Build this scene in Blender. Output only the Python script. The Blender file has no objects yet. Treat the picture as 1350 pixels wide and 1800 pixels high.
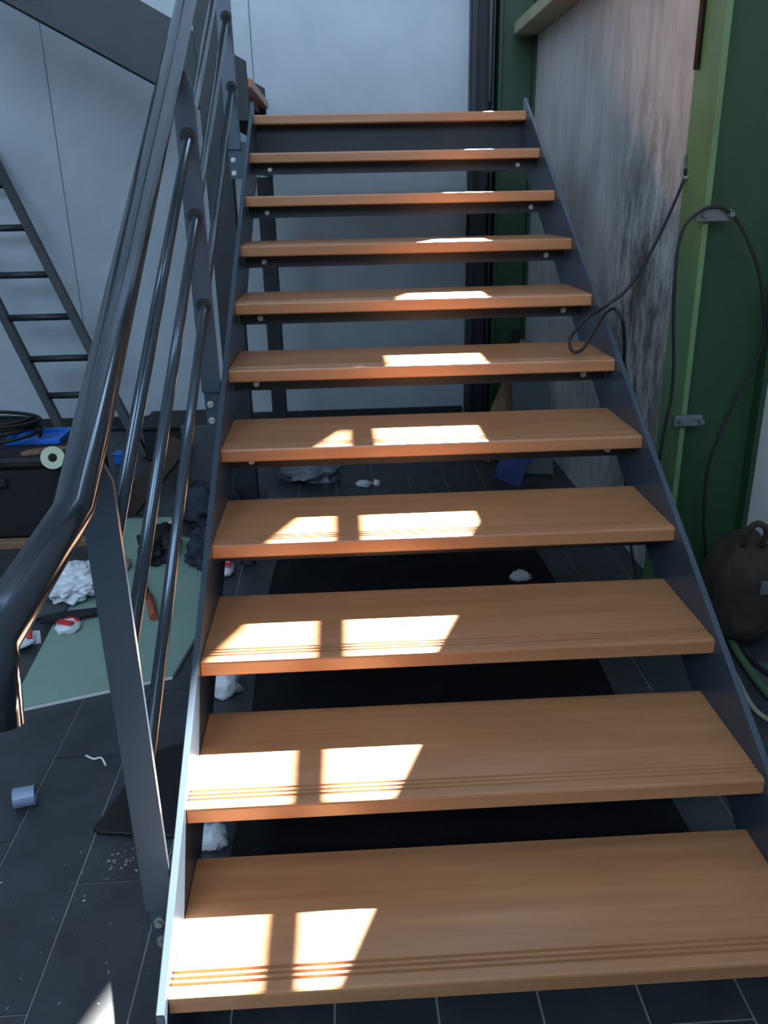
import bpy, bmesh, math, random
from mathutils import Vector, Matrix, noise, Euler

random.seed(7)
scene = bpy.context.scene
COL = scene.collection

# ------------------------------------------------------------------ camera
CAM = Vector((-0.2556, -0.8101, 1.5341))
YAW, PITCH, ROLL, FPX = 0.0455, 0.3674, -0.0207, 1458.81
fwd = Vector((math.sin(YAW)*math.cos(PITCH), math.cos(YAW)*math.cos(PITCH), -math.sin(PITCH)))
rgt = Vector((math.cos(YAW), -math.sin(YAW), 0))
upv = rgt.cross(fwd)
RX = rgt*math.cos(ROLL) + upv*math.sin(ROLL)
UP = -rgt*math.sin(ROLL) + upv*math.cos(ROLL)
cam = bpy.data.cameras.new('camera')
cam.sensor_fit = 'VERTICAL'; cam.sensor_height = 36.0; cam.lens = 36.0*FPX/1800.0
cam.clip_start = 0.02
cam_o = bpy.data.objects.new('camera', cam); COL.objects.link(cam_o)
mw = Matrix((RX, UP, -fwd)).transposed().to_4x4(); mw.translation = CAM
cam_o.matrix_world = mw
scene.camera = cam_o

def _ray(u, v): return RX*((u-675)/FPX) + UP*((900-v)/FPX) + fwd
def atx(u, v, x): d = _ray(u, v); return CAM + d*((x-CAM.x)/d.x)
def aty(u, v, y): d = _ray(u, v); return CAM + d*((y-CAM.y)/d.y)
def atz(u, v, z): d = _ray(u, v); return CAM + d*((z-CAM.z)/d.z)

# ------------------------------------------------------------------ light
w = bpy.data.worlds.new('world'); scene.world = w; w.use_nodes = True
bg = w.node_tree.nodes['Background']
bg.inputs['Color'].default_value = (0.56, 0.75, 1.0, 1); bg.inputs['Strength'].default_value = 8.2
SUN_DIR = Vector((-0.31, -0.74, -1.0))
sl = bpy.data.lights.new('sun', 'SUN'); sl.energy = 130.0; sl.angle = math.radians(0.6); sl.color = (1.0, 0.95, 0.88)
so = bpy.data.objects.new('sun', sl); COL.objects.link(so)
so.rotation_euler = SUN_DIR.to_track_quat('-Z', 'Y').to_euler(); so.location = (3, 6, 9)
scene.view_settings.view_transform = 'Standard'
scene.view_settings.look = 'None'
scene.view_settings.exposure = -0.15
scene.view_settings.gamma = 1.0
scene.view_settings.use_curve_mapping = False
scene.cycles.use_denoising = True
scene.cycles.max_bounces = 10
scene.cycles.sample_clamp_indirect = 6.0

# ------------------------------------------------------------------ materials
def lin(c):
    c /= 255.0
    return c/12.92 if c <= 0.04045 else ((c+0.055)/1.055)**2.4
def rgb(r, g, b): return (lin(r), lin(g), lin(b), 1)

def new_mat(name):
    m = bpy.data.materials.new(name); m.use_nodes = True
    nt = m.node_tree; b = nt.nodes['Principled BSDF']
    return m, nt, b
def nd(nt, t, **kw):
    n = nt.nodes.new(t)
    for k, v in kw.items(): setattr(n, k, v)
    return n
def texco(nt, scale=(1, 1, 1), kind='Object', rnd=True):
    tc = nd(nt, 'ShaderNodeTexCoord'); mp = nd(nt, 'ShaderNodeMapping')
    mp.inputs['Scale'].default_value = scale
    nt.links.new(tc.outputs[kind], mp.inputs['Vector'])
    if rnd:
        oi = nd(nt, 'ShaderNodeObjectInfo'); ml = nd(nt, 'ShaderNodeMath', operation='MULTIPLY'); ml.inputs[1].default_value = 37.0
        nt.links.new(oi.outputs['Random'], ml.inputs[0]); nt.links.new(ml.outputs[0], mp.inputs['Location'])
    return mp.outputs['Vector']
def ramp(nt, fac, stops):
    r = nd(nt, 'ShaderNodeValToRGB'); e = r.color_ramp.elements
    while len(e) < len(stops): e.new(0.5)
    for el, (p, c) in zip(e, stops): el.position = p; el.color = c
    nt.links.new(fac, r.inputs['Fac']); return r.outputs['Color']
def noise_n(nt, vec, scale, detail=4, rough=0.55):
    n = nd(nt, 'ShaderNodeTexNoise'); n.inputs['Scale'].default_value = scale
    n.inputs['Detail'].default_value = detail; n.inputs['Roughness'].default_value = rough
    nt.links.new(vec, n.inputs['Vector']); return n.outputs['Fac']
def bump(nt, b, h, strength=0.2, dist=0.005):
    bn = nd(nt, 'ShaderNodeBump'); bn.inputs['Strength'].default_value = strength; bn.inputs['Distance'].default_value = dist
    nt.links.new(h, bn.inputs['Height']); nt.links.new(bn.outputs['Normal'], b.inputs['Normal'])
def mix(nt, a, b_, fac, mode='MIX'):
    m = nd(nt, 'ShaderNodeMix', data_type='RGBA', blend_type=mode)
    if isinstance(fac, (int, float)): m.inputs[0].default_value = fac
    else: nt.links.new(fac, m.inputs[0])
    for s, i in ((a, 6), (b_, 7)):
        if isinstance(s, tuple): m.inputs[i].default_value = s
        else: nt.links.new(s, m.inputs[i])
    return m.outputs[2]

def m_plain(name, c, rough=0.5, metal=0.0, var=0.12, scale=8.0, spec=0.5, bmp=0.0):
    m, nt, b = new_mat(name)
    v = texco(nt); f = noise_n(nt, v, scale)
    lo = tuple(x*(1-var) for x in c[:3])+(1,); hi = tuple(min(1, x*(1+var)) for x in c[:3])+(1,)
    nt.links.new(ramp(nt, f, [(0.3, lo), (0.7, hi)]), b.inputs['Base Color'])
    b.inputs['Roughness'].default_value = rough; b.inputs['Metallic'].default_value = metal
    b.inputs['Specular IOR Level'].default_value = spec
    if bmp: bump(nt, b, noise_n(nt, v, scale*4), bmp)
    return m

def m_wood(name, dark, mid, light, rough=0.33):
    m, nt, b = new_mat(name)
    v = texco(nt, (1.0, 16, 16))
    grain = noise_n(nt, v, 2.4, 5, 0.5)
    c1 = ramp(nt, grain, [(0.25, dark), (0.5, mid), (0.75, light)])
    # glued staves running along the length: flat tone per stave
    v2 = texco(nt, (0.0, 9.0, 0.0)); sep = nd(nt, 'ShaderNodeSeparateXYZ'); nt.links.new(v2, sep.inputs[0])
    fl = nd(nt, 'ShaderNodeMath', operation='FLOOR'); nt.links.new(sep.outputs['Y'], fl.inputs[0])
    wn = nd(nt, 'ShaderNodeTexWhiteNoise', noise_dimensions='1D'); nt.links.new(fl.outputs[0], wn.inputs['W'])
    tone = ramp(nt, wn.outputs['Value'], [(0.0, (0.80, 0.78, 0.76, 1)), (1.0, (1.0, 1.0, 1.0, 1))])
    c2 = mix(nt, c1, tone, 1.0, 'MULTIPLY')
    v3 = texco(nt, (1.0, 3.0, 3.0)); blot = noise_n(nt, v3, 2.2, 3)
    c3 = mix(nt, c2, ramp(nt, blot, [(0.3, (0.88, 0.86, 0.84, 1)), (0.7, (1, 1, 1, 1))]), 1.0, 'MULTIPLY')
    nt.links.new(c3, b.inputs['Base Color'])
    b.inputs['Roughness'].default_value = rough
    bump(nt, b, grain, 0.03, 0.002)
    return m

def m_concrete(name):
    m, nt, b = new_mat(name)
    v = texco(nt, (1, 1, 1), rnd=False)
    big = noise_n(nt, v, 1.6, 5, 0.6)
    c = ramp(nt, big, [(0.3, rgb(158, 158, 154)), (0.55, rgb(192, 190, 187)), (0.8, rgb(208, 207, 205))])
    vs = texco(nt, (9, 9, 0.7), rnd=False); st = noise_n(nt, vs, 2.0, 5, 0.65)
    c = mix(nt, c, ramp(nt, st, [(0.30, rgb(182, 178, 170)), (0.56, (1, 1, 1, 1))]), 0.5, 'MULTIPLY')
    vb = texco(nt, (5, 5, 1.8), rnd=False); bl = noise_n(nt, vb, 2.3, 7, 0.72)
    # grime with a shape of its own around the old leak behind the cable
    tc = nd(nt, 'ShaderNodeTexCoord'); sp = nd(nt, 'ShaderNodeVectorMath', operation='DISTANCE')
    mp = nd(nt, 'ShaderNodeMapping'); mp.inputs['Scale'].default_value = (1, 1, 0.55)
    nt.links.new(tc.outputs['Object'], mp.inputs['Vector']); nt.links.new(mp.outputs[0], sp.inputs[0]); sp.inputs[1].default_value = (1.0, 2.75, 0.52)
    g = ramp(nt, sp.outputs['Value'], [(0.2, (1, 1, 1, 1)), (0.7, (0, 0, 0, 1))])
    sm = mix(nt, ramp(nt, bl, [(0.40, (0, 0, 0, 1)), (0.58, (1, 1, 1, 1))]), g, 1.0, 'MULTIPLY')
    c = mix(nt, c, rgb(78, 72, 66), sm)
    nt.links.new(c, b.inputs['Base Color']); b.inputs['Roughness'].default_value = 0.75
    bump(nt, b, bl, 0.15, 0.006)
    return m

def m_panel(name):
    m, nt, b = new_mat(name)
    v = texco(nt, rnd=False); f = noise_n(nt, v, 2.2, 5)
    c = ramp(nt, f, [(0.3, rgb(158, 170, 178)), (0.7, rgb(174, 185, 193))])
    v2 = texco(nt, (3, 3, 3), rnd=False); sp = noise_n(nt, v2, 2.6, 2)
    c = mix(nt, c, ramp(nt, sp, [(0.70, (0, 0, 0, 1)), (0.80, (0.3, 0.3, 0.3, 1))]), 0.0)
    nt.links.new(c, b.inputs['Base Color']); b.inputs['Roughness'].default_value = 0.42
    return m

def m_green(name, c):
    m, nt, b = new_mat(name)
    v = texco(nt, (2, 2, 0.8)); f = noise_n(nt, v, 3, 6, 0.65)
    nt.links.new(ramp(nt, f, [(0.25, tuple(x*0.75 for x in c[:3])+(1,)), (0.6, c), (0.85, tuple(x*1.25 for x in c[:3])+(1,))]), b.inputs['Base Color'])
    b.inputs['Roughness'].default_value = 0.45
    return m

STEEL = m_plain('grey_painted_steel', rgb(64, 77, 90), 0.32, 0.25, 0.08, 6, 0.5)
STEEL_D = m_plain('dark_grey_painted_steel', rgb(40, 46, 51), 0.5, 0.25, 0.1, 6)
RAIL = m_plain('polished_grey_rail_steel', rgb(66, 75, 84), 0.14, 0.7, 0.05, 5)
ROD = m_plain('grey_rod_steel', rgb(72, 81, 90), 0.16, 0.7, 0.05, 5)
ZINC = m_plain('zinc_bolt', rgb(205, 205, 200), 0.3, 0.9, 0.08, 30)
WOOD = m_wood('oiled_beech', rgb(168, 116, 78), rgb(177, 125, 85), rgb(186, 135, 94))
CONC = m_concrete('stained_concrete')
PANEL = m_panel('pale_sandwich_panel')
SEAM = m_plain('panel_joint', rgb(112, 118, 120), 0.7)
GREEN_LIT = m_green('worn_lit_green_paint', rgb(94, 124, 82))  # worn paint of the lit flange, its light put into the colour
GREEN_SHADED = m_green('shaded_green_paint', rgb(36, 66, 41))  # green darkened in the colour for the column's shaded faces
TILE = m_plain('slate_tile', rgb(50, 54, 58), 0.42, 0, 0.25, 9, 0.5, 0.12)
GROUT = m_plain('grey_grout', rgb(138, 140, 138), 0.9, 0, 0.15, 20)
PLASTER = m_plain('pale_plaster', rgb(196, 198, 196), 0.8, 0, 0.08, 3)
BLACK = m_plain('black_rubber', rgb(14, 14, 15), 0.6, 0, 0.2, 12)
BLACKM = m_plain('matt_black_plastic', rgb(26, 27, 30), 0.65, 0, 0.25, 10, 0.4, 0.2)
DARKFAB = m_plain('dark_blue_grey_fabric', rgb(46, 52, 64), 0.85, 0, 0.3, 14, 0.3, 0.3)
DARKBRN = m_plain('dark_brown_canvas', rgb(50, 43, 36), 0.85, 0, 0.3, 9, 0.3, 0.4)
BROWN = m_plain('raw_brown_wood', rgb(118, 92, 68), 0.75, 0, 0.2, 9)
SILL = m_plain('beige_sill', rgb(158, 156, 128), 0.7, 0, 0.15, 5)
BLUE = m_plain('blue_plastic', rgb(36, 104, 196), 0.4, 0, 0.1, 6)
WHITEP = m_plain('white_plastic_film', rgb(214, 220, 226), 0.35, 0, 0.05, 6)
BOARDG = m_plain('green_plasterboard_face', rgb(122, 150, 138), 0.75, 0, 0.05, 4)
BOARDW = m_plain('white_gypsum_edge', rgb(220, 226, 226), 0.8, 0, 0.05, 8)
RED = m_plain('red_print', rgb(196, 36, 40), 0.4, 0, 0.1, 6)
TAPE = m_plain('pale_green_tape', rgb(178, 188, 160), 0.5, 0, 0.1, 12)
DARKGREY = m_plain('dark_grey_sheet', rgb(66, 72, 76), 0.6, 0, 0.1, 5)
GREENCAB = m_plain('green_cable_sheath', rgb(70, 96, 70), 0.45, 0, 0.1, 9)
PALECAB = m_plain('pale_cable_sheath', rgb(150, 150, 128), 0.45, 0, 0.1, 9)
PALEBLUE = m_plain('pale_blue_foil', rgb(132, 150, 176), 0.4, 0.1, 0.1, 9)
TERRA = m_plain('red_brown_handle', rgb(150, 78, 52), 0.5, 0, 0.15, 9)
ROOFM = m_plain('roof_lining', rgb(170, 172, 174), 0.8, 0, 0.05, 2)

# ------------------------------------------------------------------ mesh helpers
def obj(name, bm, mat, parent=None, smooth=False):
    me = bpy.data.meshes.new(name)
    bmesh.ops.recalc_face_normals(bm, faces=bm.faces[:])
    bm.to_mesh(me); bm.free()
    for m in (mat if isinstance(mat, (list, tuple)) else [mat]): me.materials.append(m)
    if smooth:
        for p in me.polygons: p.use_smooth = True
    o = bpy.data.objects.new(name, me); COL.objects.link(o)
    if parent is not None: o.parent = parent
    return o
def thing(name, label, cat, loc=(0, 0, 0), group=None):
    o = bpy.data.objects.new(name, None); o.empty_display_size = 0.05
    COL.objects.link(o); o.location = loc
    o['label'] = label; o['category'] = cat
    if group: o['group'] = group
    return o
def tag(o, label, cat, group=None, kind=None):
    if label: o['label'] = label
    if cat: o['category'] = cat
    if group: o['group'] = group
    if kind: o['kind'] = kind
    return o
def under(o, root):      # parent keeping world coordinates when the root carries an offset
    o.parent = root; o.matrix_parent_inverse = Matrix.Translation(-Vector(root.location)); return o

def box(bm, x0, x1, y0, y1, z0, z1, bev=0.0, mi=0):
    tmp = bmesh.new()
    vs = [tmp.verts.new((x, y, z)) for x in (x0, x1) for y in (y0, y1) for z in (z0, z1)]
    for f in ((0, 1, 3, 2), (4, 6, 7, 5), (0, 4, 5, 1), (2, 3, 7, 6), (0, 2, 6, 4), (1, 5, 7, 3)):
        tmp.faces.new([vs[i] for i in f])
    if bev: bmesh.ops.bevel(tmp, geom=tmp.edges[:], offset=bev, segments=1, affect='EDGES')
    for f in tmp.faces: f.material_index = mi
    merge(bm, tmp)
def merge(bm, tmp, M=None):
    me = bpy.data.meshes.new('t'); tmp.to_mesh(me); tmp.free()
    if M is not None: me.transform(M)
    bm.from_mesh(me); bpy.data.meshes.remove(me)
def prism(bm, pts, axis, a, b, bev=0.0, mi=0):
    """extrude a polygon of 2-D points along an axis ('x','y','z') from a to b"""
    tmp = bmesh.new()
    def P(p, t):
        return {'x': (t, p[0], p[1]), 'y': (p[0], t, p[1]), 'z': (p[0], p[1], t)}[axis]
    A = [tmp.verts.new(P(p, a)) for p in pts]; B = [tmp.verts.new(P(p, b)) for p in pts]
    tmp.faces.new(A); tmp.faces.new(B[::-1])
    for i in range(len(pts)):
        j = (i+1) % len(pts); tmp.faces.new((A[i], A[j], B[j], B[i]))
    if bev: bmesh.ops.bevel(tmp, geom=tmp.edges[:], offset=bev, segments=1, affect='EDGES')
    for f in tmp.faces: f.material_index = mi
    merge(bm, tmp)
def tube(bm, pts, r, n=10, cap=True, closed=False, mi=0):
    """mitred tube along a polyline"""
    pts = [Vector(p) for p in pts]; N = len(pts); rings = []
    def tan(i):
        if closed: a, b = pts[i-1], pts[(i+1) % N]
        else: a, b = pts[max(i-1, 0)], pts[min(i+1, N-1)]
        return (b-a).normalized()
    t0 = tan(0); ref = Vector((0, 0, 1)) if abs(t0.z) < 0.9 else Vector((1, 0, 0))
    u = t0.cross(ref).normalized()
    for i in range(N):
        t = tan(i)
        u = (u - t*u.dot(t)).normalized(); v = t.cross(u)
        d_in = (pts[i]-pts[i-1]).normalized() if (i > 0 or closed) else t
        c = max(0.35, abs(d_in.dot(t)))
        ax = (d_in - t*d_in.dot(t))
        axn = ax.normalized() if ax.length > 1e-5 else None
        ring = []
        for k in range(n):
            a = 2*math.pi*k/n; o = u*math.cos(a)*r + v*math.sin(a)*r
            if axn is not None: o = o + axn*o.dot(axn)*(1/c-1)
            ring.append(bm.verts.new(pts[i]+o))
        rings.append(ring)
    last = N if closed else N-1
    for i in range(last):
        A, B = rings[i], rings[(i+1) % N]
        for k in range(n):
            f = bm.faces.new((A[k], A[(k+1) % n], B[(k+1) % n], B[k])); f.smooth = True; f.material_index = mi
    if cap and not closed:
        for rg in (rings[0][::-1], rings[-1]):
            f = bm.faces.new(rg); f.material_index = mi
def spline(pts, n=8):
    P = [Vector(p) for p in pts]; out = []
    P = [P[0]*2-P[1]] + P + [P[-1]*2-P[-2]]
    for i in range(1, len(P)-2):
        for k in range(n):
            t = k/n; a, b, c, d = P[i-1], P[i], P[i+1], P[i+2]
            out.append(0.5*((2*b)+(c-a)*t+(2*a-5*b+4*c-d)*t*t+(3*b-a-3*c+d)*t**3))
    out.append(P[-2]); return out
def cyl(bm, c, axis, r, h, n=12, bev=0.0, mi=0):
    tmp = bmesh.new()
    bmesh.ops.create_cone(tmp, cap_ends=True, segments=n, radius1=r, radius2=r, depth=h)
    if bev: bmesh.ops.bevel(tmp, geom=[e for e in tmp.edges if e.is_boundary or any(len(f.verts) > 4 for f in e.link_faces)], offset=bev, segments=1, affect='EDGES')
    for f in tmp.faces: f.material_index = mi
    q = Vector((0, 0, 1)).rotation_difference(Vector(axis)); M = Matrix.Translation(Vector(c)) @ q.to_matrix().to_4x4()
    merge(bm, tmp, M)
def lump(bm, c, size, amp=0.25, freq=2.2, seed=0, sub=4, flat=True, crease=0.0):
    """crumpled soft heap standing on z = c.z"""
    tmp = bmesh.new(); bmesh.ops.create_icosphere(tmp, subdivisions=sub, radius=1.0)
    off = Vector((seed*3.17, seed*1.31, seed*7.7))
    for v in tmp.verts:
        d = v.co.normalized()
        k = 1 + amp*noise.noise(d*freq+off) + crease*abs(noise.noise(d*freq*2.3+off*2)) - crease*0.3
        p = Vector((d.x*size[0]*k, d.y*size[1]*k, d.z*size[2]*k))
        z = p.z + size[2]*0.55
        if flat and z < 0: z = 0.0
        v.co = Vector((c[0]+p.x, c[1]+p.y, c[2]+z))
    for f in tmp.faces: f.smooth = True
    merge(bm, tmp)

# ================================================================== THE SETTING
YB = 5.1          # back wall
XR = 1.0          # concrete wall on the right
ZT = 6.7
# ---- floor of plank tiles
bm = bmesh.new(); box(bm, -4.6, 1.6, -4.2, YB+0.1, -0.12, -0.004)
floor = obj('floor', bm, GROUT); tag(floor, 'dark slate plank tile floor with pale grout lines', None, kind='structure')
PT = 0.207; TL = 0.83; gj = 0.005
tmesh = {}
def tile_mesh(x0, x1, y0, y1):
    key = (round(x1-x0, 3), round(y1-y0, 3))
    if key not in tmesh:
        b = bmesh.new(); dx, dy = (x1-x0)/2, (y1-y0)/2
        tmp = bmesh.new()
        V = [tmp.verts.new((sx*dx, sy*dy, z)) for z in (-0.008, 0.0) for sx, sy in ((-1, -1), (1, -1), (1, 1), (-1, 1))]
        tmp.faces.new(V[4:8])
        for i in range(4): tmp.faces.new((V[i], V[(i+1) % 4], V[4+(i+1) % 4], V[4+i]))
        me = bpy.data.meshes.new('tile'); bmesh.ops.recalc_face_normals(tmp, faces=tmp.faces[:]); tmp.to_mesh(me); tmp.free(); b.free()
        me.materials.append(TILE); tmesh[key] = me
    return tmesh[key]
x = 0.093 - PT*16; c = 0
while x < 1.3:
    y = 0.768 - TL*3 + ((c*0.37) % 1.0)*TL - ((4*0.37) % 1.0)*0
    ysh = 0.768 if c == 11 else 0.768 + ((c-11)*0.41 % 1.0)*TL
    y = ysh - TL*2
    while y < YB:
        y0, y1 = max(y, -0.9), min(y+TL, YB)
        if y1-y0 > 0.05:
            me = tile_mesh(x+gj/2, x+PT-gj/2, y0+gj/2, y1-gj/2)
            t = bpy.data.objects.new('tile', me); COL.objects.link(t); t.parent = floor
            t.location = (x+PT/2, (y0+y1)/2, random.uniform(-0.0008, 0.0))
        y += TL
    x += PT; c += 1

# ---- back wall of tall sandwich panels
bm = bmesh.new(); box(bm, -4.6, XR+0.05, YB+0.03, YB+0.18, 0, ZT)
wb = obj('wall_back', bm, SEAM); tag(wb, 'pale sandwich panel wall behind the stairs', None, kind='structure')
for x0, x1 in ((-4.6, -3.33), (-3.33, -2.035), (-2.035, -0.755), (-0.755, 0.615)):
    bm = bmesh.new(); box(bm, x0+0.0015, x1-0.0015, YB, YB+0.04, 0.0, ZT, 0.003)
    obj('panel', bm, PANEL, wb)
bm = bmesh.new(); box(bm, -4.6, 0.6, YB-0.02, YB, 0.0, 0.07, 0.003)
tag(obj('baseboard_back', bm, STEEL_D), 'dark grey kick strip along the panel wall', None, kind='structure')
# ---- left wall
bm = bmesh.new(); box(bm, -4.75, -4.6, -4.2, YB+0.18, 0, ZT)
tag(obj('wall_left', bm, PLASTER), 'plain pale wall far left of the stairs', None, kind='structure')
# ---- right wall with the tall two-pane window high up (sun comes through it)
WY0, WY1 = (XR+0.458)/0.42, (XR+0.98)/0.42
Z1, Z2, Z3, Z4 = (XR+0.118)/0.31, (XR+0.43)/0.31, (XR+0.522)/0.31, (XR+0.93)/0.31
WH = 2.9          # raw concrete below, thin cladding above
bm = bmesh.new()
box(bm, XR, XR+0.3, 2.2, YB+0.03, 0, WH)
box(bm, XR, XR+0.05, 2.2, WY0, WH, ZT); box(bm, XR, XR+0.05, WY1+0.2, YB+0.03, WH, ZT)
box(bm, XR, XR+0.05, WY0, WY1+0.2, WH, Z1); box(bm, XR, XR+0.05, WY0, WY1+0.2, Z4+0.2, ZT)
tag(obj('wall_right', bm, CONC), 'stained raw concrete wall beside the stairs', None, kind='structure')
wn = bmesh.new()
for y0, y1, z0, z1 in ((WY0, WY1, Z2, Z3), (WY0, WY1, Z4, Z4+0.2), (WY1, WY1+0.2, Z1, Z4+0.2)): box(wn, XR, XR+0.012, y0, y1, z0, z1)
wo = obj('window_1', wn, STEEL_D); tag(wo, 'high two pane window in the concrete wall', None, kind='structure')
bm = bmesh.new(); box(bm, 1.27, 1.57, -3.2, 2.2, 0, ZT)
tag(obj('wall_right_near', bm, PLASTER), 'pale plaster wall right of the green column', None, kind='structure')
# ---- unseen wall behind the camera; high opening added for soft sky light; closed roof
GX0, GX1, GZ0, GZ1 = -4.3, 1.1, 3.0, 4.9
CZ0, CY = 5.2, -0.3
bm = bmesh.new()
box(bm, -4.75, 1.57, -3.35, -3.2, 0, GZ0); box(bm, -4.75, 1.57, -3.35, -3.2, GZ1, CZ0)
box(bm, -4.75, GX0, -3.35, -3.2, GZ0, GZ1); box(bm, GX1, 1.57, -3.35, -3.2, GZ0, GZ1)
tag(obj('wall_front', bm, PLASTER), 'unseen pale wall with a high opening added for sky light', None, kind='structure')
bm = bmesh.new()
box(bm, -4.75, 1.57, CY, 2.2, ZT, ZT+0.2); box(bm, -4.75, XR+0.05, 2.2, YB+0.18, ZT, ZT+0.2)
box(bm, -4.75, 1.57, -3.35, CY, CZ0-0.1, CZ0)      # lower front roof; unseen clerestory gap above its rear edge, added for overhead light
box(bm, -4.75, -4.5, CY-0.1, CY, CZ0, ZT); box(bm, 1.1, 1.57, CY-0.1, CY, CZ0, ZT)
tag(obj('ceiling', bm, ROOFM), 'plain pale hall roof', None, kind='structure')
pl = bpy.data.lights.new('added_opening_portal', 'AREA'); pl.shape = 'RECTANGLE'; pl.size = GX1-GX0; pl.size_y = GZ1-GZ0
pl.cycles.is_portal = True
po = bpy.data.objects.new('added_opening_portal', pl); COL.objects.link(po); po.location = ((GX0+GX1)/2, -3.28, (GZ0+GZ1)/2); po.rotation_euler = (math.radians(90), 0, 0)
pl = bpy.data.lights.new('added_clerestory_portal', 'AREA'); pl.shape = 'RECTANGLE'; pl.size = 5.6; pl.size_y = ZT-CZ0
pl.cycles.is_portal = True
po = bpy.data.objects.new('added_clerestory_portal', pl); COL.objects.link(po); po.location = (-1.7, CY-0.05, (CZ0+ZT)/2); po.rotation_euler = (math.radians(90), 0, 0)

# ---- dark frame, pipe and green column in the back corner
bm = bmesh.new()
box(bm, 0.625, 0.64, 4.93, YB, 0, ZT-0.03, 0.002); box(bm, 0.64, 0.735, 5.03, YB, 0, ZT-0.03, 0.002); box(bm, 0.735, 0.75, 4.93, YB, 0, ZT-0.03, 0.002)
tag(obj('steel_channel', bm, STEEL_D), 'dark grey upright steel channel beside the back panel wall', 'column')
bm = bmesh.new(); tube(bm, [(0.715, 4.90, 2.05), (0.715, 4.90, ZT)], 0.012, 8)
tag(obj('conduit_pipe', bm, ZINC), 'thin pale conduit pipe in front of the dark upright channel', 'pipe')
bm = bmesh.new()
box(bm, 0.765, 0.785, 4.88, YB, 0, ZT-0.03, 0.003); box(bm, 0.98, 0.999, 4.88, YB, 0, ZT-0.03, 0.003); box(bm, 0.785, 0.98, 4.95, 4.98, 0, ZT-0.03)
tag(obj('steel_column', bm, GREEN_SHADED), 'dark green steel column in the back corner by the landing', 'column')
# sill ledge on the concrete wall
bm = bmesh.new(); box(bm, 0.85, XR, 2.35, 4.87, 2.41, 2.475, 0.004)
tag(obj('wall_ledge', bm, SILL), 'beige ledge high on the concrete wall above the stairs', 'ledge')

# ---- near green H column on the right
hc = thing('steel_column', 'worn green H-shaped steel column with cable, right of the stairs', 'column', (1.11, 2.17, 0))
bm = bmesh.new(); box(bm, 0.965, 0.985, 2.07, 2.28, 0, ZT, 0.002); under(obj('flange', bm, GREEN_LIT), hc)
bm = bmesh.new(); box(bm, 1.25, 1.27, 2.07, 2.2, 0, ZT, 0.002); under(obj('flange', bm, GREEN_SHADED), hc)
bm = bmesh.new(); box(bm, 0.985, 1.25, 2.13, 2.15, 0, ZT); under(obj('web', bm, GREEN_SHADED), hc)
def clamp(u0, v0, u1, v1, label):
    a, b = aty(u0, v0, 2.06), aty(u1, v1, 2.06)
    bm = bmesh.new()
    box(bm, a.x, b.x, 2.045, 2.068, b.z-0.012, a.z+0.006, 0.003)
    cyl(bm, (b.x-0.012, 2.035, (a.z+b.z)/2), (0, 1, 0), 0.010, 0.03, 6)
    cyl(bm, (a.x+0.02, 2.035, (a.z+b.z)/2), (0, 1, 0), 0.007, 0.03, 6)
    o = under(obj('cable_clamp', bm, ZINC_D), hc); o['label'] = label
ZINC_D = m_plain('dull_zinc', rgb(120, 124, 124), 0.45, 0.7, 0.15, 20)
clamp(1222, 372, 1284, 382, 'dull metal clamp holding the black cable')
clamp(1183, 733, 1232, 742, 'dull metal clamp on the lower column')
bm = bmesh.new()
p = atx(1204, 290, 0.96)
tube(bm, [p+Vector((0, 0, 0.03)), p+Vector((-0.012, -0.01, 0.0)), p+Vector((-0.012, -0.01, -0.03)), p+Vector((0, -0.02, -0.045)), p+Vector((0.012, -0.03, -0.03))], 0.005, 6)
under(obj('hook', bm, ZINC_D), hc)
bm = bmesh.new(); a = atx(1217, 0, 0.955); b = atx(1219, 124, 0.955)
tube(bm, [(0.955, 2.24, b.z), (0.955, 2.24, 3.2)], 0.011, 8)
tag(obj('conduit_pipe', bm, BLACK), 'short black conduit end hanging along the green column', 'pipe')

# ================================================================== THE STAIRCASE
R, G, W, D, T = 0.17, 0.3023, 1.2347, 0.3456, 0.0397
HX = W/2
st = thing('staircase', 'open steel staircase with eleven oiled wooden treads', 'staircase', (0, G, 0))
SL = R/G
def stringer(x0, x1):
    ya, yb = 0.27, 3.40
    top = lambda y: SL*y+0.018
    low = lambda y: SL*y-0.25
    y_low = 0.25/SL
    pts = [(ya, 0.0), (ya, top(ya)), (yb, top(yb)), (yb, low(yb)), (y_low, 0.0)]
    bm = bmesh.new(); prism(bm, pts, 'x', x0, x1, 0.0015)
    return under(obj('stringer', bm, STEEL), st)
stringer(-HX-0.016, -HX-0.001); stringer(HX+0.001, HX+0.016)
# tread profile (y,z) with rounded nose and three anti-slip grooves
def tread_mesh():
    pts = [(0.004, -T), (0.0, -T+0.004), (0.0, -0.006), (0.0018, -0.0018), (0.006, 0.0)]
    for gy in (0.030, 0.043, 0.056):
        pts += [(gy-0.0035, 0.0), (gy-0.0022, -0.005), (gy+0.0022, -0.005), (gy+0.0035, 0.0)]
    pts += [(D-0.003, 0.0), (D, -0.003), (D, -T)]
    bm = bmesh.new(); prism(bm, pts, 'x', -HX, HX)
    return bm
t0 = obj('tread', tread_mesh(), WOOD); under(t0, st); t0.location = (0, G, R)
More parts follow.
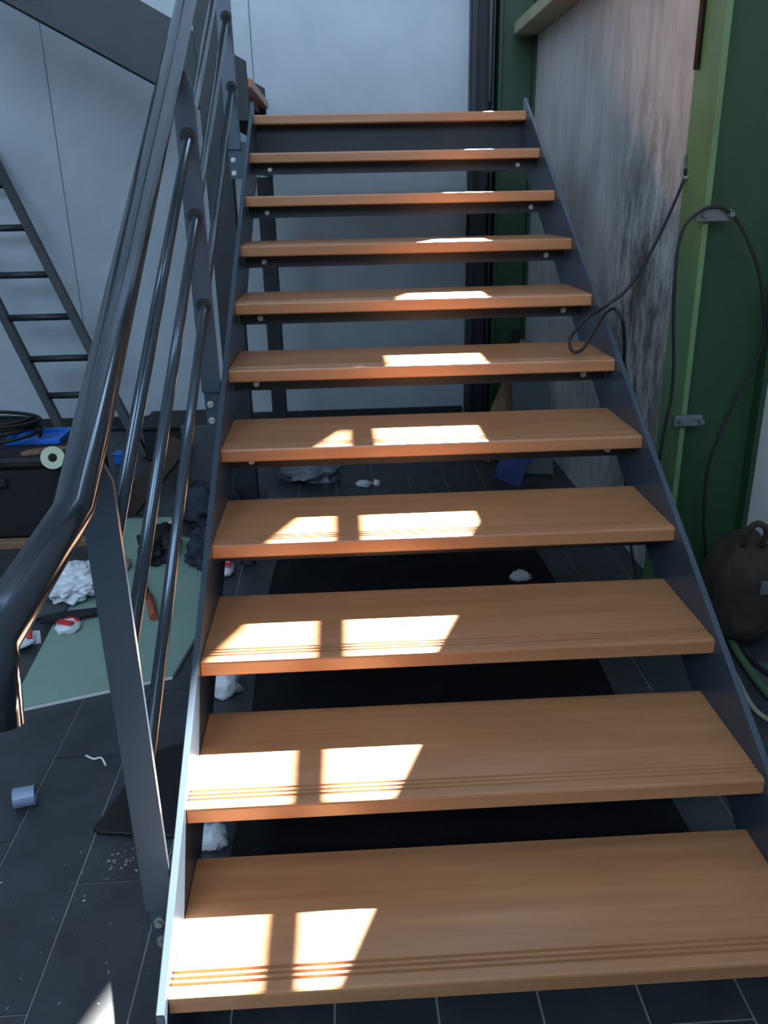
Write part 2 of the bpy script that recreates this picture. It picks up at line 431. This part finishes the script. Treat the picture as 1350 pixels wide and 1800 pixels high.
# steel angle under each tread
bm = bmesh.new()
prism(bm, [(0.085, -T-0.045), (0.085, -T), (0.30, -T), (0.30, -T-0.006), (0.091, -T-0.006), (0.091, -T-0.045)], 'x', -HX+0.002, HX-0.002)
s0 = obj('tread_support', bm, STEEL_D); under(s0, st); s0.location = (0, G, R)
bm = bmesh.new(); cyl(bm, (0, 0.079, -T-0.024), (0, 1, 0), 0.0075, 0.012, 6); cyl(bm, (0, 0.086, -T-0.024), (0, 1, 0), 0.010, 0.003, 12)
bolt_me = bpy.data.meshes.new('bolt'); bmesh.ops.recalc_face_normals(bm, faces=bm.faces[:]); bm.to_mesh(bolt_me); bm.free(); bolt_me.materials.append(ZINC)
def add_bolts(sup):
    for xx in (-HX+0.075, HX-0.075):
        b = bpy.data.objects.new('bolt', bolt_me); COL.objects.link(b); b.parent = sup; b.location = (xx, 0, 0)
add_bolts(s0)
for i in range(2, 12):
    t = t0.copy(); COL.objects.link(t); t.location = (0, i*G, i*R)
    if i < 11:
        s = s0.copy(); COL.objects.link(s); s.location = (0, i*G, i*R); add_bolts(s)

# ================================================================== THE LANDING
ZL = 11*R
la = thing('landing', 'landing platform at the top of the lower flight', 'landing', (0, 4.0, 0))
bm = bmesh.new(); box(bm, -HX-0.016, HX+0.016, 3.42, 3.43, ZL-T-0.20, ZL-T, 0.001); box(bm, -HX-0.016, HX+0.016, 3.43, 3.50, ZL-T-0.20, ZL-T-0.19); box(bm, -HX-0.016, HX+0.016, 3.43, 3.50, ZL-T-0.01, ZL-T)
under(obj('front_beam', bm, STEEL_D), la)
bm = bmesh.new(); box(bm, -HX-0.016, HX+0.016, 4.60, 4.61, ZL-T-0.16, ZL-T, 0.001); under(obj('rear_beam', bm, STEEL_D), la)
bm = bmesh.new(); box(bm, -HX-0.026, -HX-0.017, 3.42, 4.61, ZL-T-0.20, ZL-T+0.02, 0.001); under(obj('side_beam', bm, STEEL_D), la)
bm = bmesh.new(); box(bm, HX+0.017, HX+0.026, 3.42, 4.61, ZL-T-0.20, ZL-T+0.02, 0.001); under(obj('side_beam', bm, STEEL_D), la)
y = 11*G + D + 0.003
while y < 4.6:
    bm = bmesh.new(); box(bm, -HX-0.01, HX+0.01, y, min(y+0.14, 4.66), ZL-T, ZL, 0.002); under(obj('plank', bm, WOOD), la); y += 0.143
bm = bmesh.new(); box(bm, -0.72, -0.63, 4.42, 4.51, 0.01, ZL-T-0.20, 0.003); box(bm, -0.76, -0.59, 4.38, 4.55, 0, 0.01)
under(obj('support_post', bm, STEEL_D), la)
bm = bmesh.new(); box(bm, -0.862, -0.738, 3.40, 3.49, 0.01, 3.15, 0.003); box(bm, -0.90, -0.70, 3.37, 3.52, 0.0, 0.01)
under(obj('corner_post', bm, STEEL_D), la)

# ================================================================== THE UPPER FLIGHT (rising to the left)
uf = thing('staircase', 'upper flight of dark steel stairs rising left from the landing', 'staircase', (-0.64, 4.0, ZL))
def up_top(x): return 2.108 + 0.545*(-0.649-x)
def stringer2(y0, y1):
    pts = [(-0.649, 1.86), (-0.649, 2.108), (-2.5, up_top(-2.5)), (-2.5, up_top(-2.5)-0.325), (-0.77, 1.86)]
    bm = bmesh.new(); prism(bm, pts, 'y', y0, y1, 0.0015); return under(obj('stringer', bm, STEEL_D), uf)
stringer2(3.50, 3.515); stringer2(4.56, 4.575)
UG = 0.302
for k in range(6):
    xn = -0.632 - k*UG; zz = 2.04 + k*R
    bm = bmesh.new(); box(bm, xn-0.34, xn, 3.517, 4.558, zz-T, zz, 0.003); under(obj('tread', bm, WOOD), uf)
    bm = bmesh.new(); box(bm, xn-0.30, xn-0.05, 3.517, 4.558, zz-T-0.03, zz-T-0.001); under(obj('tread_support', bm, STEEL_D), uf)
# its railing: two flat posts and rails on the near side
ur = thing('stair_railing', 'railing of flat bars on the upper flight', 'railing', (-0.8, 3.48, 2.0))
for xa, xb in ((-1.80, -1.72), (-2.4, -2.32)):
    bm = bmesh.new(); box(bm, xa, xb, 3.486, 3.498, up_top((xa+xb)/2)-0.22, up_top((xa+xb)/2)+0.95, 0.001); under(obj('post', bm, STEEL_D), ur)
bm = bmesh.new(); tube(bm, [(-0.74, 3.47, up_top(-0.74)+1.02), (-2.5, 3.47, up_top(-2.5)+1.02)], 0.024, 12); under(obj('handrail', bm, RAIL), ur)
for h in (0.42, 0.66):
    bm = bmesh.new(); tube(bm, [(-0.868, 3.478, up_top(-0.868)+h), (-2.5, 3.478, up_top(-2.5)+h)], 0.008, 8); under(obj('rod', bm, ROD), ur)

# ================================================================== THE RAILING
ra = thing('stair_railing', 'grey steel railing with round handrail and three rods, left of the treads', 'railing', (-0.67, 0.5, 0.1))
def rx(y): return -0.653 - 0.007*y
for c in (0.70, 0.488, 0.236):
    bm = bmesh.new()
    ya, yb = 0.507, 3.06
    tube(bm, [(rx(ya), ya, c+SL*ya), (rx(yb), yb, c+SL*yb)], 0.0135, 12); under(obj('rod', bm, ROD), ra)
CH = 0.90
def hx(y): return -0.658 - 0.014*y
bm = bmesh.new()
tube(bm, [(hx(3.30), 3.30, CH+SL*3.30), (hx(0.36), 0.36, CH+SL*0.36), (hx(0.08), 0.02, 1.075), (hx(0.08), -0.005, 0.985)], 0.030, 28)
hr = under(obj('handrail', bm, RAIL), ra)
for yp, xc, hw, drop in ((0.50, -0.668, 0.029, 0.098), (1.76, -0.668, 0.029, 0.025), (3.05, -0.683, 0.030, 0.0)):
    zt = CH + SL*yp - 0.034; zb = SL*yp - drop
    bm = bmesh.new()
    pts = [(xc-hw, zb), (xc+hw, zb), (xc+hw, zt-0.045), (xc+0.012, zt), (xc-0.012, zt), (xc-hw, zt-0.045)]
    prism(bm, pts, 'y', yp-0.006, yp+0.006, 0.001)
    under(obj('post', bm, STEEL), ra)
    # foot bracket behind the post, two bolts below it
    bm = bmesh.new(); box(bm, xc-hw+0.004, -HX-0.017, yp+0.0065, yp+0.0145, zb-0.115, zb+0.03, 0.001)
    br = under(obj('bracket', bm, STEEL), ra)
    for k in (0.040, 0.092):
        bm = bmesh.new(); cyl(bm, (xc-0.008, yp+0.0005, zb-k), (0, 1, 0), 0.008, 0.012, 6); cyl(bm, (xc-0.008, yp+0.005, zb-k), (0, 1, 0), 0.011, 0.003, 12)
        b = obj('bolt', bm, ZINC); b.parent = br; b.matrix_parent_inverse = Matrix.Translation(-Vector(ra.location))
        b.matrix_parent_inverse = br.matrix_parent_inverse.copy(); b.matrix_parent_inverse = Matrix.Identity(4)
    # black discs stand in for the shaded hole round each rod
    for c in (0.70, 0.488, 0.236):
        if yp < 1: continue
        zc = c+SL*yp; bm = bmesh.new()
        cyl(bm, (rx(yp), yp-0.0068, zc+0.002), (0, 1, 0), 0.023, 0.0015, 16)
        under(obj('rod_hole_shade', bm, BLACK), ra)

# ================================================================== CABLES ON THE RIGHT
pts = [atx(*q) for q in ((1205, 296, .955), (1198, 326, .945), (1157, 418, .82), (1109, 500, .71), (1072, 533, .645), (1050, 547, .60), (1035, 556, .565), (1005, 589, .50), (1001, 606, .475), (1009, 619, .47), (1024, 613, .485), (1042, 585, .53), (1060, 556, .59), (1068, 548, .622), (1080, 543, .655), (1094, 563, .68), (1098, 600, .70), (1098, 640, .715), (1104, 700, .74))]
pts.append(Vector((0.80, 2.1, 0.4))); pts.append(Vector((0.86, 2.0, 0.03)))
bm = bmesh.new(); tube(bm, spline(pts, 6), 0.0055, 8)
tag(obj('hanging_cable', bm, BLACK), 'black cable hung from the hook, looping over the stair edge', 'cable')
cp = [aty(u, v, 2.03) for u, v in ((1159, 809), (1168, 755), (1180, 696), (1184, 637), (1184, 555), (1188, 463), (1199, 407), (1220, 379), (1250, 364), (1281, 372), (1309, 411), (1331, 467), (1340, 518), (1343, 590), (1322, 648), (1290, 708), (1259, 778), (1243, 832), (1237, 910), (1242, 988), (1256, 1060))]
bm = bmesh.new(); tube(bm, spline(cp, 6), 0.0058, 8)
tag(obj('draped_cable', bm, BLACK), 'black cable draped over the clamp on the green column', 'cable')
for k, (name_mat, r, pp, lab) in enumerate((
    (GREENCAB, 0.014, ((1262, 1075), (1290, 1135), (1330, 1195), (1380, 1250), (1450, 1300)), 'thick green cable on the floor by the right stringer'),
    (PALECAB, 0.007, ((1268, 1090), (1297, 1150), (1340, 1205), (1400, 1240)), 'thin pale cable on the floor beside the dark sack'),
    (BLACK, 0.009, ((1290, 1120), (1310, 1150), (1350, 1185), (1420, 1230)), 'black cable end on the floor in front of the dark sack'),
    (PALECAB, 0.008, ((1290, 1180), (1318, 1235), (1345, 1262), (1400, 1290)), 'pale cable lying closest to the right stringer'))):
    bm = bmesh.new(); P_ = [atz(u, v, r+0.002+0.004*k) for u, v in pp]
    tube(bm, spline(P_, 6), r, 8); tag(obj('floor_cable', bm, name_mat), lab, 'cable', 'cables on the floor right of the stairs')
# slab scrap on the floor behind the cables
bm = bmesh.new(); prism(bm, [(1.05, 1.42), (1.24, 1.36), (1.25, 1.56), (1.07, 1.6)], 'z', 0.001, 0.012)
tag(obj('stone_scrap', bm, DARKGREY), 'flat grey offcut on the floor by the pale cables', 'offcut')
# dark sack against the near wall
sk = thing('sack', 'dark brown worn sack with a loop handle beside the green column', 'sack', (1.13, 1.80, 0))
bm = bmesh.new()
tmp = bmesh.new(); bmesh.ops.create_icosphere(tmp, subdivisions=5, radius=1.0)
for v in tmp.verts:
    d = v.co.normalized(); n1 = noise.noise(d*2.1+Vector((5, 1, 2))); n2 = abs(noise.noise(Vector((d.x*5, d.y*5, d.z*1.6))+Vector((2, 8, 1))))
    k = 1+0.10*n1-0.10*n2; z = d.z
    wx = 1.0 if z < 0 else 1.0-0.42*z*z
    s = lambda t, e: math.copysign(abs(t)**e, t)
    v.co = Vector((1.125+s(d.x, .75)*0.125*k*wx, 1.78+s(d.y, .75)*0.13*k*wx, max(0.0, 0.205+s(z, .7)*0.205*(1+0.10*n1))))
for f in tmp.faces: f.smooth = True
merge(bm, tmp); under(obj('bag', bm, DARKBRN), sk)
bm = bmesh.new(); tube(bm, spline([(1.09, 1.73, 0.385), (1.08, 1.71, 0.44), (1.11, 1.70, 0.475), (1.145, 1.70, 0.45), (1.15, 1.72, 0.385)], 6), 0.011, 8); under(obj('handle', bm, DARKBRN), sk)
bm = bmesh.new(); box(bm, 1.12, 1.16, 1.635, 1.642, 0.24, 0.29, 0.002); under(obj('buckle', bm, ZINC_D), sk)

# ================================================================== LADDER ON THE LEFT
ld = thing('ladder', 'dark metal ladder leaning against the pale panel wall', 'ladder', (-1.7, 4.3, 0))
A = aty(228, 750, 4.35); B = aty(0, 300, 4.93)
dirv = (B-A)
foot = A + dirv*(-A.z/dirv.z); topp = A + dirv*1.45
sepv = Vector((-0.425, 0, 0.0))
for o in (Vector(), sepv):
    bm = bmesh.new()
    for v in (-0.022, 0.022): pass
    tmp = bmesh.new(); q = Vector((0, 0, 1)).rotation_difference(dirv.normalized())
    L_ = (A+dirv*1.12-foot).length
    vs = [tmp.verts.new((sx*0.024, sy*0.030, z)) for z in (0, L_) for sx, sy in ((-1, -1), (1, -1), (1, 1), (-1, 1))]
    tmp.faces.new(vs[0:4]); tmp.faces.new(vs[4:8])
    for i in range(4): tmp.faces.new((vs[i], vs[(i+1) % 4], vs[4+(i+1) % 4], vs[4+i]))
    merge(bm, tmp, Matrix.Translation(foot+o) @ q.to_matrix().to_4x4())
    under(obj('rail', bm, STEEL_D), ld)
for vy in (325, 400, 482, 556, 628, 692, 752, 812):
    # rung heights picked along the right rail
    u = 228 + (vy-750)*(228/450.0)
    t = (vy-750)/(300-750.0)
    dpt = aty(u, vy, 4.35+0.63*max(t, -0.3)*0.95)
    tt = (dpt.z-A.z)/dirv.z; pnt = A+dirv*tt
    bm = bmesh.new(); tube(bm, [pnt, pnt+sepv], 0.021, 8); under(obj('rung', bm, STEEL_D), ld)

# ================================================================== CLUTTER ON THE LEFT
# black storage chest with lid
ch = thing('storage_chest', 'large black plastic chest on the floor left of the handrail', 'chest', (-2.0, 3.3, 0))
bm = bmesh.new(); box(bm, -2.7, -1.50, 2.98, 3.42, 0.0, 0.36, 0.02); under(obj('body', bm, BLACKM), ch)
bm = bmesh.new(); box(bm, -2.72, -1.48, 2.96, 3.44, 0.361, 0.412, 0.015); under(obj('lid', bm, BLACKM), ch)
bm = bmesh.new(); box(bm, -2.05, -1.85, 2.945, 2.96, 0.28, 0.32, 0.004); under(obj('latch', bm, BLACKM), ch)
bm = bmesh.new(); box(bm, -2.6, -1.45, 2.86, 2.92, 0.0, 0.035, 0.003)
tag(obj('timber_batten', bm, BROWN), 'thin brown timber batten on the floor before the black chest', 'plank')
bm = bmesh.new(); prism(bm, [(-1.80, 3.00), (-1.62, 3.04), (-1.58, 3.10), (-1.70, 3.09), (-1.79, 3.05)], 'z', 0.413, 0.430, 0.002)
o = obj('wood_offcut', bm, BROWN); o.location = (0.02, 0.0, 0); tag(o, 'small brown wood offcut lying on the black chest', 'offcut')
# tape roll
bm = bmesh.new(); tmp = bmesh.new()
def ring(bm, c, axis, ro, ri, h, n=28):
    tmp = bmesh.new(); prof = [(ri, -h/2), (ro, -h/2), (ro, h/2), (ri, h/2)]; R_ = []
    for k in range(n):
        a = 2*math.pi*k/n; R_.append([tmp.verts.new((p*math.cos(a), p*math.sin(a), z)) for p, z in prof])
    for k in range(n):
        A_, B_ = R_[k], R_[(k+1) % n]
        for j in range(4): tmp.faces.new((A_[j], A_[(j+1) % 4], B_[(j+1) % 4], B_[j]))
    q = Vector((0, 0, 1)).rotation_difference(Vector(axis).normalized())
    merge(bm, tmp, Matrix.Translation(Vector(c)) @ q.to_matrix().to_4x4())
tmp.free()
tc_ = aty(92, 806, 2.90)
ring(bm, (tc_.x, 2.91, tc_.z), (0.25, -1, 0.35), 0.052, 0.020, 0.045)
tag(obj('tape_roll', bm, TAPE), 'pale green tape roll leaning against the black chest', 'tape roll')
# blue tray
bl = thing('crate', 'flat blue plastic tray on top of the black chest', 'tray', (-1.8, 3.3, 0.413))
bm = bmesh.new(); box(bm, -1.93, -1.66, 3.20, 3.42, 0.413, 0.418); under(obj('base', bm, BLUE), bl)
bm = bmesh.new()
for a in ((-1.93, -1.66, 3.20, 3.21), (-1.93, -1.66, 3.41, 3.42), (-1.93, -1.92, 3.21, 3.41), (-1.67, -1.66, 3.21, 3.41)): box(bm, a[0], a[1], a[2], a[3], 0.418, 0.437, 0.002)
under(obj('rim', bm, BLUE), bl)
# coil of black cable
bm = bmesh.new(); pp = []
for k in range(5*28+1):
    a = 2*math.pi*k/28; lay = k/28
    rr = 0.27 + 0.012*math.sin(lay*2.1)
    pp.append((-2.03+rr*math.cos(a), 3.22+0.17*math.sin(a), 0.448+0.022*lay+0.010*math.sin(a*1.0+lay)))
tube(bm, pp, 0.009, 8)
tag(obj('cable_coil', bm, BLACK), 'coil of black cable lying on the blue tray', 'cable coil')
# blue bucket-like box behind the rods, brown plank, grey sheet
bm = bmesh.new(); q_ = atz(212, 818, 0.0); box(bm, q_.x-0.035, q_.x+0.035, q_.y, q_.y+0.08, 0.0, 0.06, 0.005); box(bm, q_.x-0.04, q_.x+0.04, q_.y-0.005, q_.y+0.085, 0.06, 0.075, 0.004)
tag(obj('box', bm, BLUE), 'small blue plastic box behind the railing post', 'box')
bm = bmesh.new(); box(bm, -1.50, -1.04, 4.20, 4.55, 0.0, 0.20, 0.01); box(bm, -1.52, -1.02, 4.18, 4.57, 0.20, 0.23, 0.008)
tag(obj('box', bm, BLACKM), 'black lidded box at the foot of the ladder', 'box')
bm = bmesh.new(); a, b = atz(228, 890, 0.03), atz(300, 800, 0.24)
dv = (b-a); q = Vector((0, 1, 0)).rotation_difference(dv.normalized()); tmp = bmesh.new()
box(tmp, -0.07, 0.07, -0.05, dv.length+0.1, -0.012, 0.012, 0.002)
merge(bm, tmp, Matrix.Translation(a) @ q.to_matrix().to_4x4())
tag(obj('plank', bm, DARKBRN), 'dark brown plank leaning beside the railing rods', 'plank')
bm = bmesh.new(); box(bm, -1.15, -0.90, 3.60, 3.62, 0.0, 0.375, 0.003)
tag(obj('metal_sheet', bm, DARKGREY), 'upright dark grey sheet left of the stair stringer', 'sheet')
# heap of dark clothes / bags
for k, (c, s, m_, lab) in enumerate((
    ((-0.96, 3.16, 0.0), (0.14, 0.16, 0.12), DARKFAB, 'dark blue crumpled jacket on the floor near the stringer'),
    ((-1.12, 2.70, 0.0), (0.085, 0.14, 0.085), BLACKM, 'black crumpled bag on the green board edge'),
    ((-0.90, 2.64, 0.0), (0.085, 0.14, 0.085), DARKFAB, 'dark grey cloth bundle beside the black bag'),
    ((-1.10, 3.42, 0.0), (0.07, 0.09, 0.08), DARKBRN, 'brown crumpled bag behind the railing rods'))):
    bm = bmesh.new(); lump(bm, (c[0], c[1], 0.002+(0.0135 if k in (1, 2) else 0.0)), s, 0.4, 2.4, k+1, 4, True, 0.35); o = obj('cloth_bundle', bm, m_, None, True)
    tag(o, lab, 'bag')
bm = bmesh.new(); lump(bm, (-1.12, 3.02, 0.0145), (0.030, 0.03, 0.025), 0.4, 2.4, 12, 3, True, 0.3)
tag(obj('crumpled_paper', bm, TAPE, None, True), 'small yellowish crumpled paper on the dark bags', 'paper')
# green plasterboard on the floor
gb = thing('plasterboard', 'green plasterboard sheet lying on the floor left of the stairs', 'board', (-1.1, 2.3, 0))
poly = [atz(14, 1250, .014), atz(303, 1188, .014), atz(352, 1105, .014), Vector((-0.80, 2.85, 0)), Vector((-1.05, 2.9, 0)), Vector((-1.16, 3.18, 0)), Vector((-1.40, 3.18, 0)), atz(128, 1032, .014)]
bm = bmesh.new(); prism(bm, [(p.x, p.y) for p in poly], 'z', 0.0125, 0.014); under(obj('face_paper', bm, BOARDG), gb)
bm = bmesh.new(); prism(bm, [(p.x, p.y) for p in poly], 'z', 0.001, 0.0124); under(obj('core', bm, BOARDW), gb)
Zb = 0.0145
def slab(pxs, z0, h, mat, name, label, cat, bev=0.0):
    P_ = [atz(u, v, z0+h) for u, v in pxs]
    bm = bmesh.new(); prism(bm, [(p.x, p.y) for p in P_], 'z', z0, z0+h, bev)
    return tag(obj(name, bm, mat), label, cat)
slab([(55, 1082), (112, 1078), (132, 1034), (92, 1034)], Zb, 0.012, DARKGREY, 'tile_offcut', 'dark grey tile offcut beneath the white plastic bag', 'offcut')
slab([(70, 1094), (98, 1092), (184, 1076), (184, 1066), (110, 1074), (72, 1084)], Zb+0.013, 0.008, BLACK, 'rubber_strip', 'black rubber strip lying across the green board', 'strip')
bm = bmesh.new(); lump(bm, (-1.40, 2.36, Zb+0.014), (0.15, 0.15, 0.055), 0.35, 2.0, 21, 5, True, 0.4)
tag(obj('plastic_bag', bm, WHITEP, None, True), 'white crumpled plastic bag by the railing post', 'bag')
# red and white packets
def packet(c, rz, size, label, z):
    t = thing('packet', label, 'packet', (c[0], c[1], z), 'red and white packets on the floor')
    t.rotation_euler = (0, 0, rz)
    a, b, h = size
    bm = bmesh.new(); lump(bm, (0, 0, 0), (a, b, h), 0.2, 2.2, c[0]*9, 3, True, 0.2); o = obj('wrapper', bm, WHITEP, t, True)
    bm = bmesh.new(); box(bm, -a*0.55, a*0.1, -b*0.75, b*0.75, h*1.32, h*1.62, 0.004); obj('label_band', bm, RED, t)
    bm = bmesh.new(); box(bm, a*0.35, a*0.8, -b*0.6, b*0.6, h*0.9, h*1.35, 0.004); obj('label_band', bm, RED, t)
packet((-1.475, 1.93), 0.3, (0.055, 0.05, 0.03), 'red and white packet left of the green board', 0.012)
packet((-1.33, 2.02), 1.2, (0.05, 0.045, 0.025), 'red packet on the corner of the green board', Zb)
packet((-0.80, 2.50), 1.5, (0.06, 0.04, 0.03), 'red and white packet under the fourth tread', 0.002)
slab([(20, 1138), (72, 1126), (70, 1108), (28, 1112)], 0.001, 0.010, WHITEP, 'gypsum_offcut', 'white gypsum offcut under the red packets', 'offcut')
# brush with red-brown handle
br = thing('brush', 'small brush with red-brown handle lying on the green board', 'brush', (-1.0, 2.05, Zb))
p0, p1, p2 = atz(262, 1048, .03), atz(270, 1085, .03), atz(247, 1005, .03)
bm = bmesh.new(); tube(bm, [p0, (p0+p1)/2, p1], 0.016, 10); under(obj('handle', bm, TERRA), br)
bm = bmesh.new(); tube(bm, [p0, p2], 0.007, 8); under(obj('ferrule', bm, BLACK), br)
# crumpled brown paper near post
bm = bmesh.new(); lump(bm, (-1.28, 2.56, Zb), (0.05, 0.055, 0.035), 0.5, 3.0, 31, 4, True, 0.5)
tag(obj('crumpled_paper', bm, m_plain('greyish_paper', rgb(150, 132, 124), 0.8), None, True), 'crumpled beige paper on the board behind the post', 'paper')
# black mat, rolled foil
bm = bmesh.new(); P_ = [atz(u, v, 0.012) for u, v in ((163, 1455), (172, 1462), (330, 1470), (330, 1300), (245, 1330), (222, 1380))]
prism(bm, [(p.x, p.y) for p in P_], 'z', 0.001, 0.012, 0.002)
tag(obj('rubber_mat', bm, BLACK), 'black rubber mat on the floor behind the first post', 'mat')
p = atz(42, 1424, 0.0)
bm = bmesh.new(); ring(bm, (p.x, p.y+0.02, 0.028), (1, 0.25, 0), 0.027, 0.019, 0.055, 24)
tag(obj('foil_roll', bm, PALEBLUE), 'small pale blue roll on the dark tiles', 'roll')

# ================================================================== CLUTTER BEHIND THE STAIRS
def simple_paper(u, v, s, seed, lab, mat=WHITEP, z=0.002):
    p = atz(u, v, z+0.02); bm = bmesh.new(); lump(bm, (p.x, p.y, z), s, 0.5, 2.5, seed, 3, True, 0.5)
    tag(obj('crumpled_paper', bm, mat, None, True), lab, 'paper')
simple_paper(397, 1205, (0.05, 0.05, 0.05), 41, 'white crumpled sheet under the second tread')
simple_paper(372, 1472, (0.04, 0.035, 0.035), 42, 'white crumpled sheet under the first tread')
simple_paper(640, 848, (0.045, 0.03, 0.02), 43, 'small white scrap behind the fifth tread')
simple_paper(662, 846, (0.02, 0.02, 0.02), 44, 'tiny white scrap next to the small scrap')
simple_paper(915, 1010, (0.04, 0.03, 0.025), 45, 'white scrap under the right end of the fourth tread', WHITEP, 0.09)
simple_paper(437, 985, (0.03, 0.03, 0.03), 46, 'grey scrap beside the red packet under the stairs', DARKFAB)
bm = bmesh.new(); lump(bm, (-0.46, 3.76, 0.002), (0.16, 0.14, 0.08), 0.4, 2.3, 51, 4, True, 0.4)
tag(obj('plastic_bag', bm, m_plain('grey_plastic_film', rgb(96, 104, 112), 0.5), None, True), 'grey crumpled plastic bag under the landing', 'bag')
bm = bmesh.new(); lump(bm, (-0.70, 2.95, 0.002), (0.08, 0.12, 0.10), 0.35, 2.3, 52, 4, True, 0.3)
tag(obj('cloth_bundle', bm, m_plain('navy_cloth', rgb(34, 40, 62), 0.9), None, True), 'navy cloth bundle under the middle treads', 'bag')
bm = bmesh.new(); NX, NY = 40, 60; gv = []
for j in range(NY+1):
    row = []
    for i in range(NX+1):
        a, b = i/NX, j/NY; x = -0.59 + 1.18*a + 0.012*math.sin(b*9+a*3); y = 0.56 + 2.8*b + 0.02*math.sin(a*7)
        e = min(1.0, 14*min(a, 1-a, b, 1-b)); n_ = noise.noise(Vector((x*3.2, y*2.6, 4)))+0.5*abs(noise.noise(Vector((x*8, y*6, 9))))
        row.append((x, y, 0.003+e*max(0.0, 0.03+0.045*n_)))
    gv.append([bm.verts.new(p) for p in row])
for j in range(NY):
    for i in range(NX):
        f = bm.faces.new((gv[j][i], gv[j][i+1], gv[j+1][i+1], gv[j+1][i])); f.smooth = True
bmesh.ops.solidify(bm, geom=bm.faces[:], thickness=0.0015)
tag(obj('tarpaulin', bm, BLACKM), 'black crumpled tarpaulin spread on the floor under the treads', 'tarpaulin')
# boards and pipes stacked in the back right corner
def stick(a, b, wdt, th, mat, name, label, cat):
    a, b = Vector(a), Vector(b); dv = b-a; q = Vector((0, 0, 1)).rotation_difference(dv.normalized())
    bm = bmesh.new(); tmp = bmesh.new(); box(tmp, -wdt/2, wdt/2, -th/2, th/2, 0, dv.length, 0.002)
    merge(bm, tmp, Matrix.Translation(a) @ q.to_matrix().to_4x4()); return tag(obj(name, bm, mat), label, cat)
stick((0.55, 3.95, 0.02), (0.93, 4.45, 0.62), 0.12, 0.02, BROWN, 'plank', 'brown plank leaning in the corner under the landing', 'plank')
stick((0.80, 3.6, 0.03), (0.86, 4.1, 0.55), 0.22, 0.015, DARKGREY, 'board', 'dark grey board leaning on the wall under the landing', 'board')
stick((0.62, 3.5, 0.02), (0.80, 3.75, 0.30), 0.16, 0.01, m_plain('dark_blue_sheet', rgb(40, 56, 110), 0.6), 'sheet_scrap', 'dark blue sheet scrap under the right treads', 'sheet')
for k, (a, b, r, m_, lab) in enumerate((((0.70, 4.3, 0.03), (0.90, 4.7, 0.66), 0.03, BLACKM, 'black plastic pipe leaning under the landing'), ((0.78, 4.15, 0.04), (0.93, 4.55, 0.60), 0.035, ZINC_D, 'dull grey metal pipe leaning under the landing'))):
    bm = bmesh.new(); tube(bm, [a, b], r, 12); tag(obj('pipe', bm, m_), lab, 'pipe')
# crumbs of plaster and sawdust on the tiles
bm = bmesh.new()
rnd = random.Random(3)
for k in range(170):
    if k < 60: x, y = rnd.gauss(-0.83, 0.05), rnd.gauss(0.84, 0.03)
    elif k < 90: x, y = rnd.gauss(-1.1, 0.2), rnd.gauss(1.42, 0.02)
    elif k < 120: x, y = rnd.gauss(-0.76, 0.04), rnd.gauss(1.3, 0.12)
    else: x, y = rnd.uniform(-1.5, -0.7), rnd.uniform(0.2, 1.45)
    if y > 0.905: x, y = rnd.uniform(-1.5, -0.7), rnd.uniform(0.2, 0.9)
    s = rnd.uniform(0.0015, 0.006); a = rnd.uniform(0, 6.28)
    c_, s_ = math.cos(a)*s, math.sin(a)*s; h = rnd.uniform(0.001, 0.003)
    base = [bm.verts.new((x+c_, y+s_, 0.0)), bm.verts.new((x-s_*.6, y+c_*.6, 0.0)), bm.verts.new((x-c_, y-s_, 0.0))]
    top = bm.verts.new((x, y, h)); bm.faces.new(base)
    for i in range(3): bm.faces.new((base[i], base[(i+1) % 3], top))
tag(obj('floor_crumbs', bm, m_plain('plaster_crumbs', rgb(170, 168, 160), 0.9)), 'scattered pale plaster crumbs on the dark tiles', 'crumbs', kind='stuff')
# curled wood shavings
for k, (pp, lab) in enumerate(((((151, 1328), (165, 1334), (178, 1332), (186, 1345)), 'curled pale shaving on the tiles left of the first post'), (((200, 1245), (222, 1240), (232, 1262), (238, 1290)), 'thin pale string on the floor at the green board'))):
    bm = bmesh.new(); tube(bm, spline([atz(u, v, 0.006) for u, v in pp], 5), 0.003, 6); tag(obj('shaving', bm, BOARDW), lab, 'shaving')
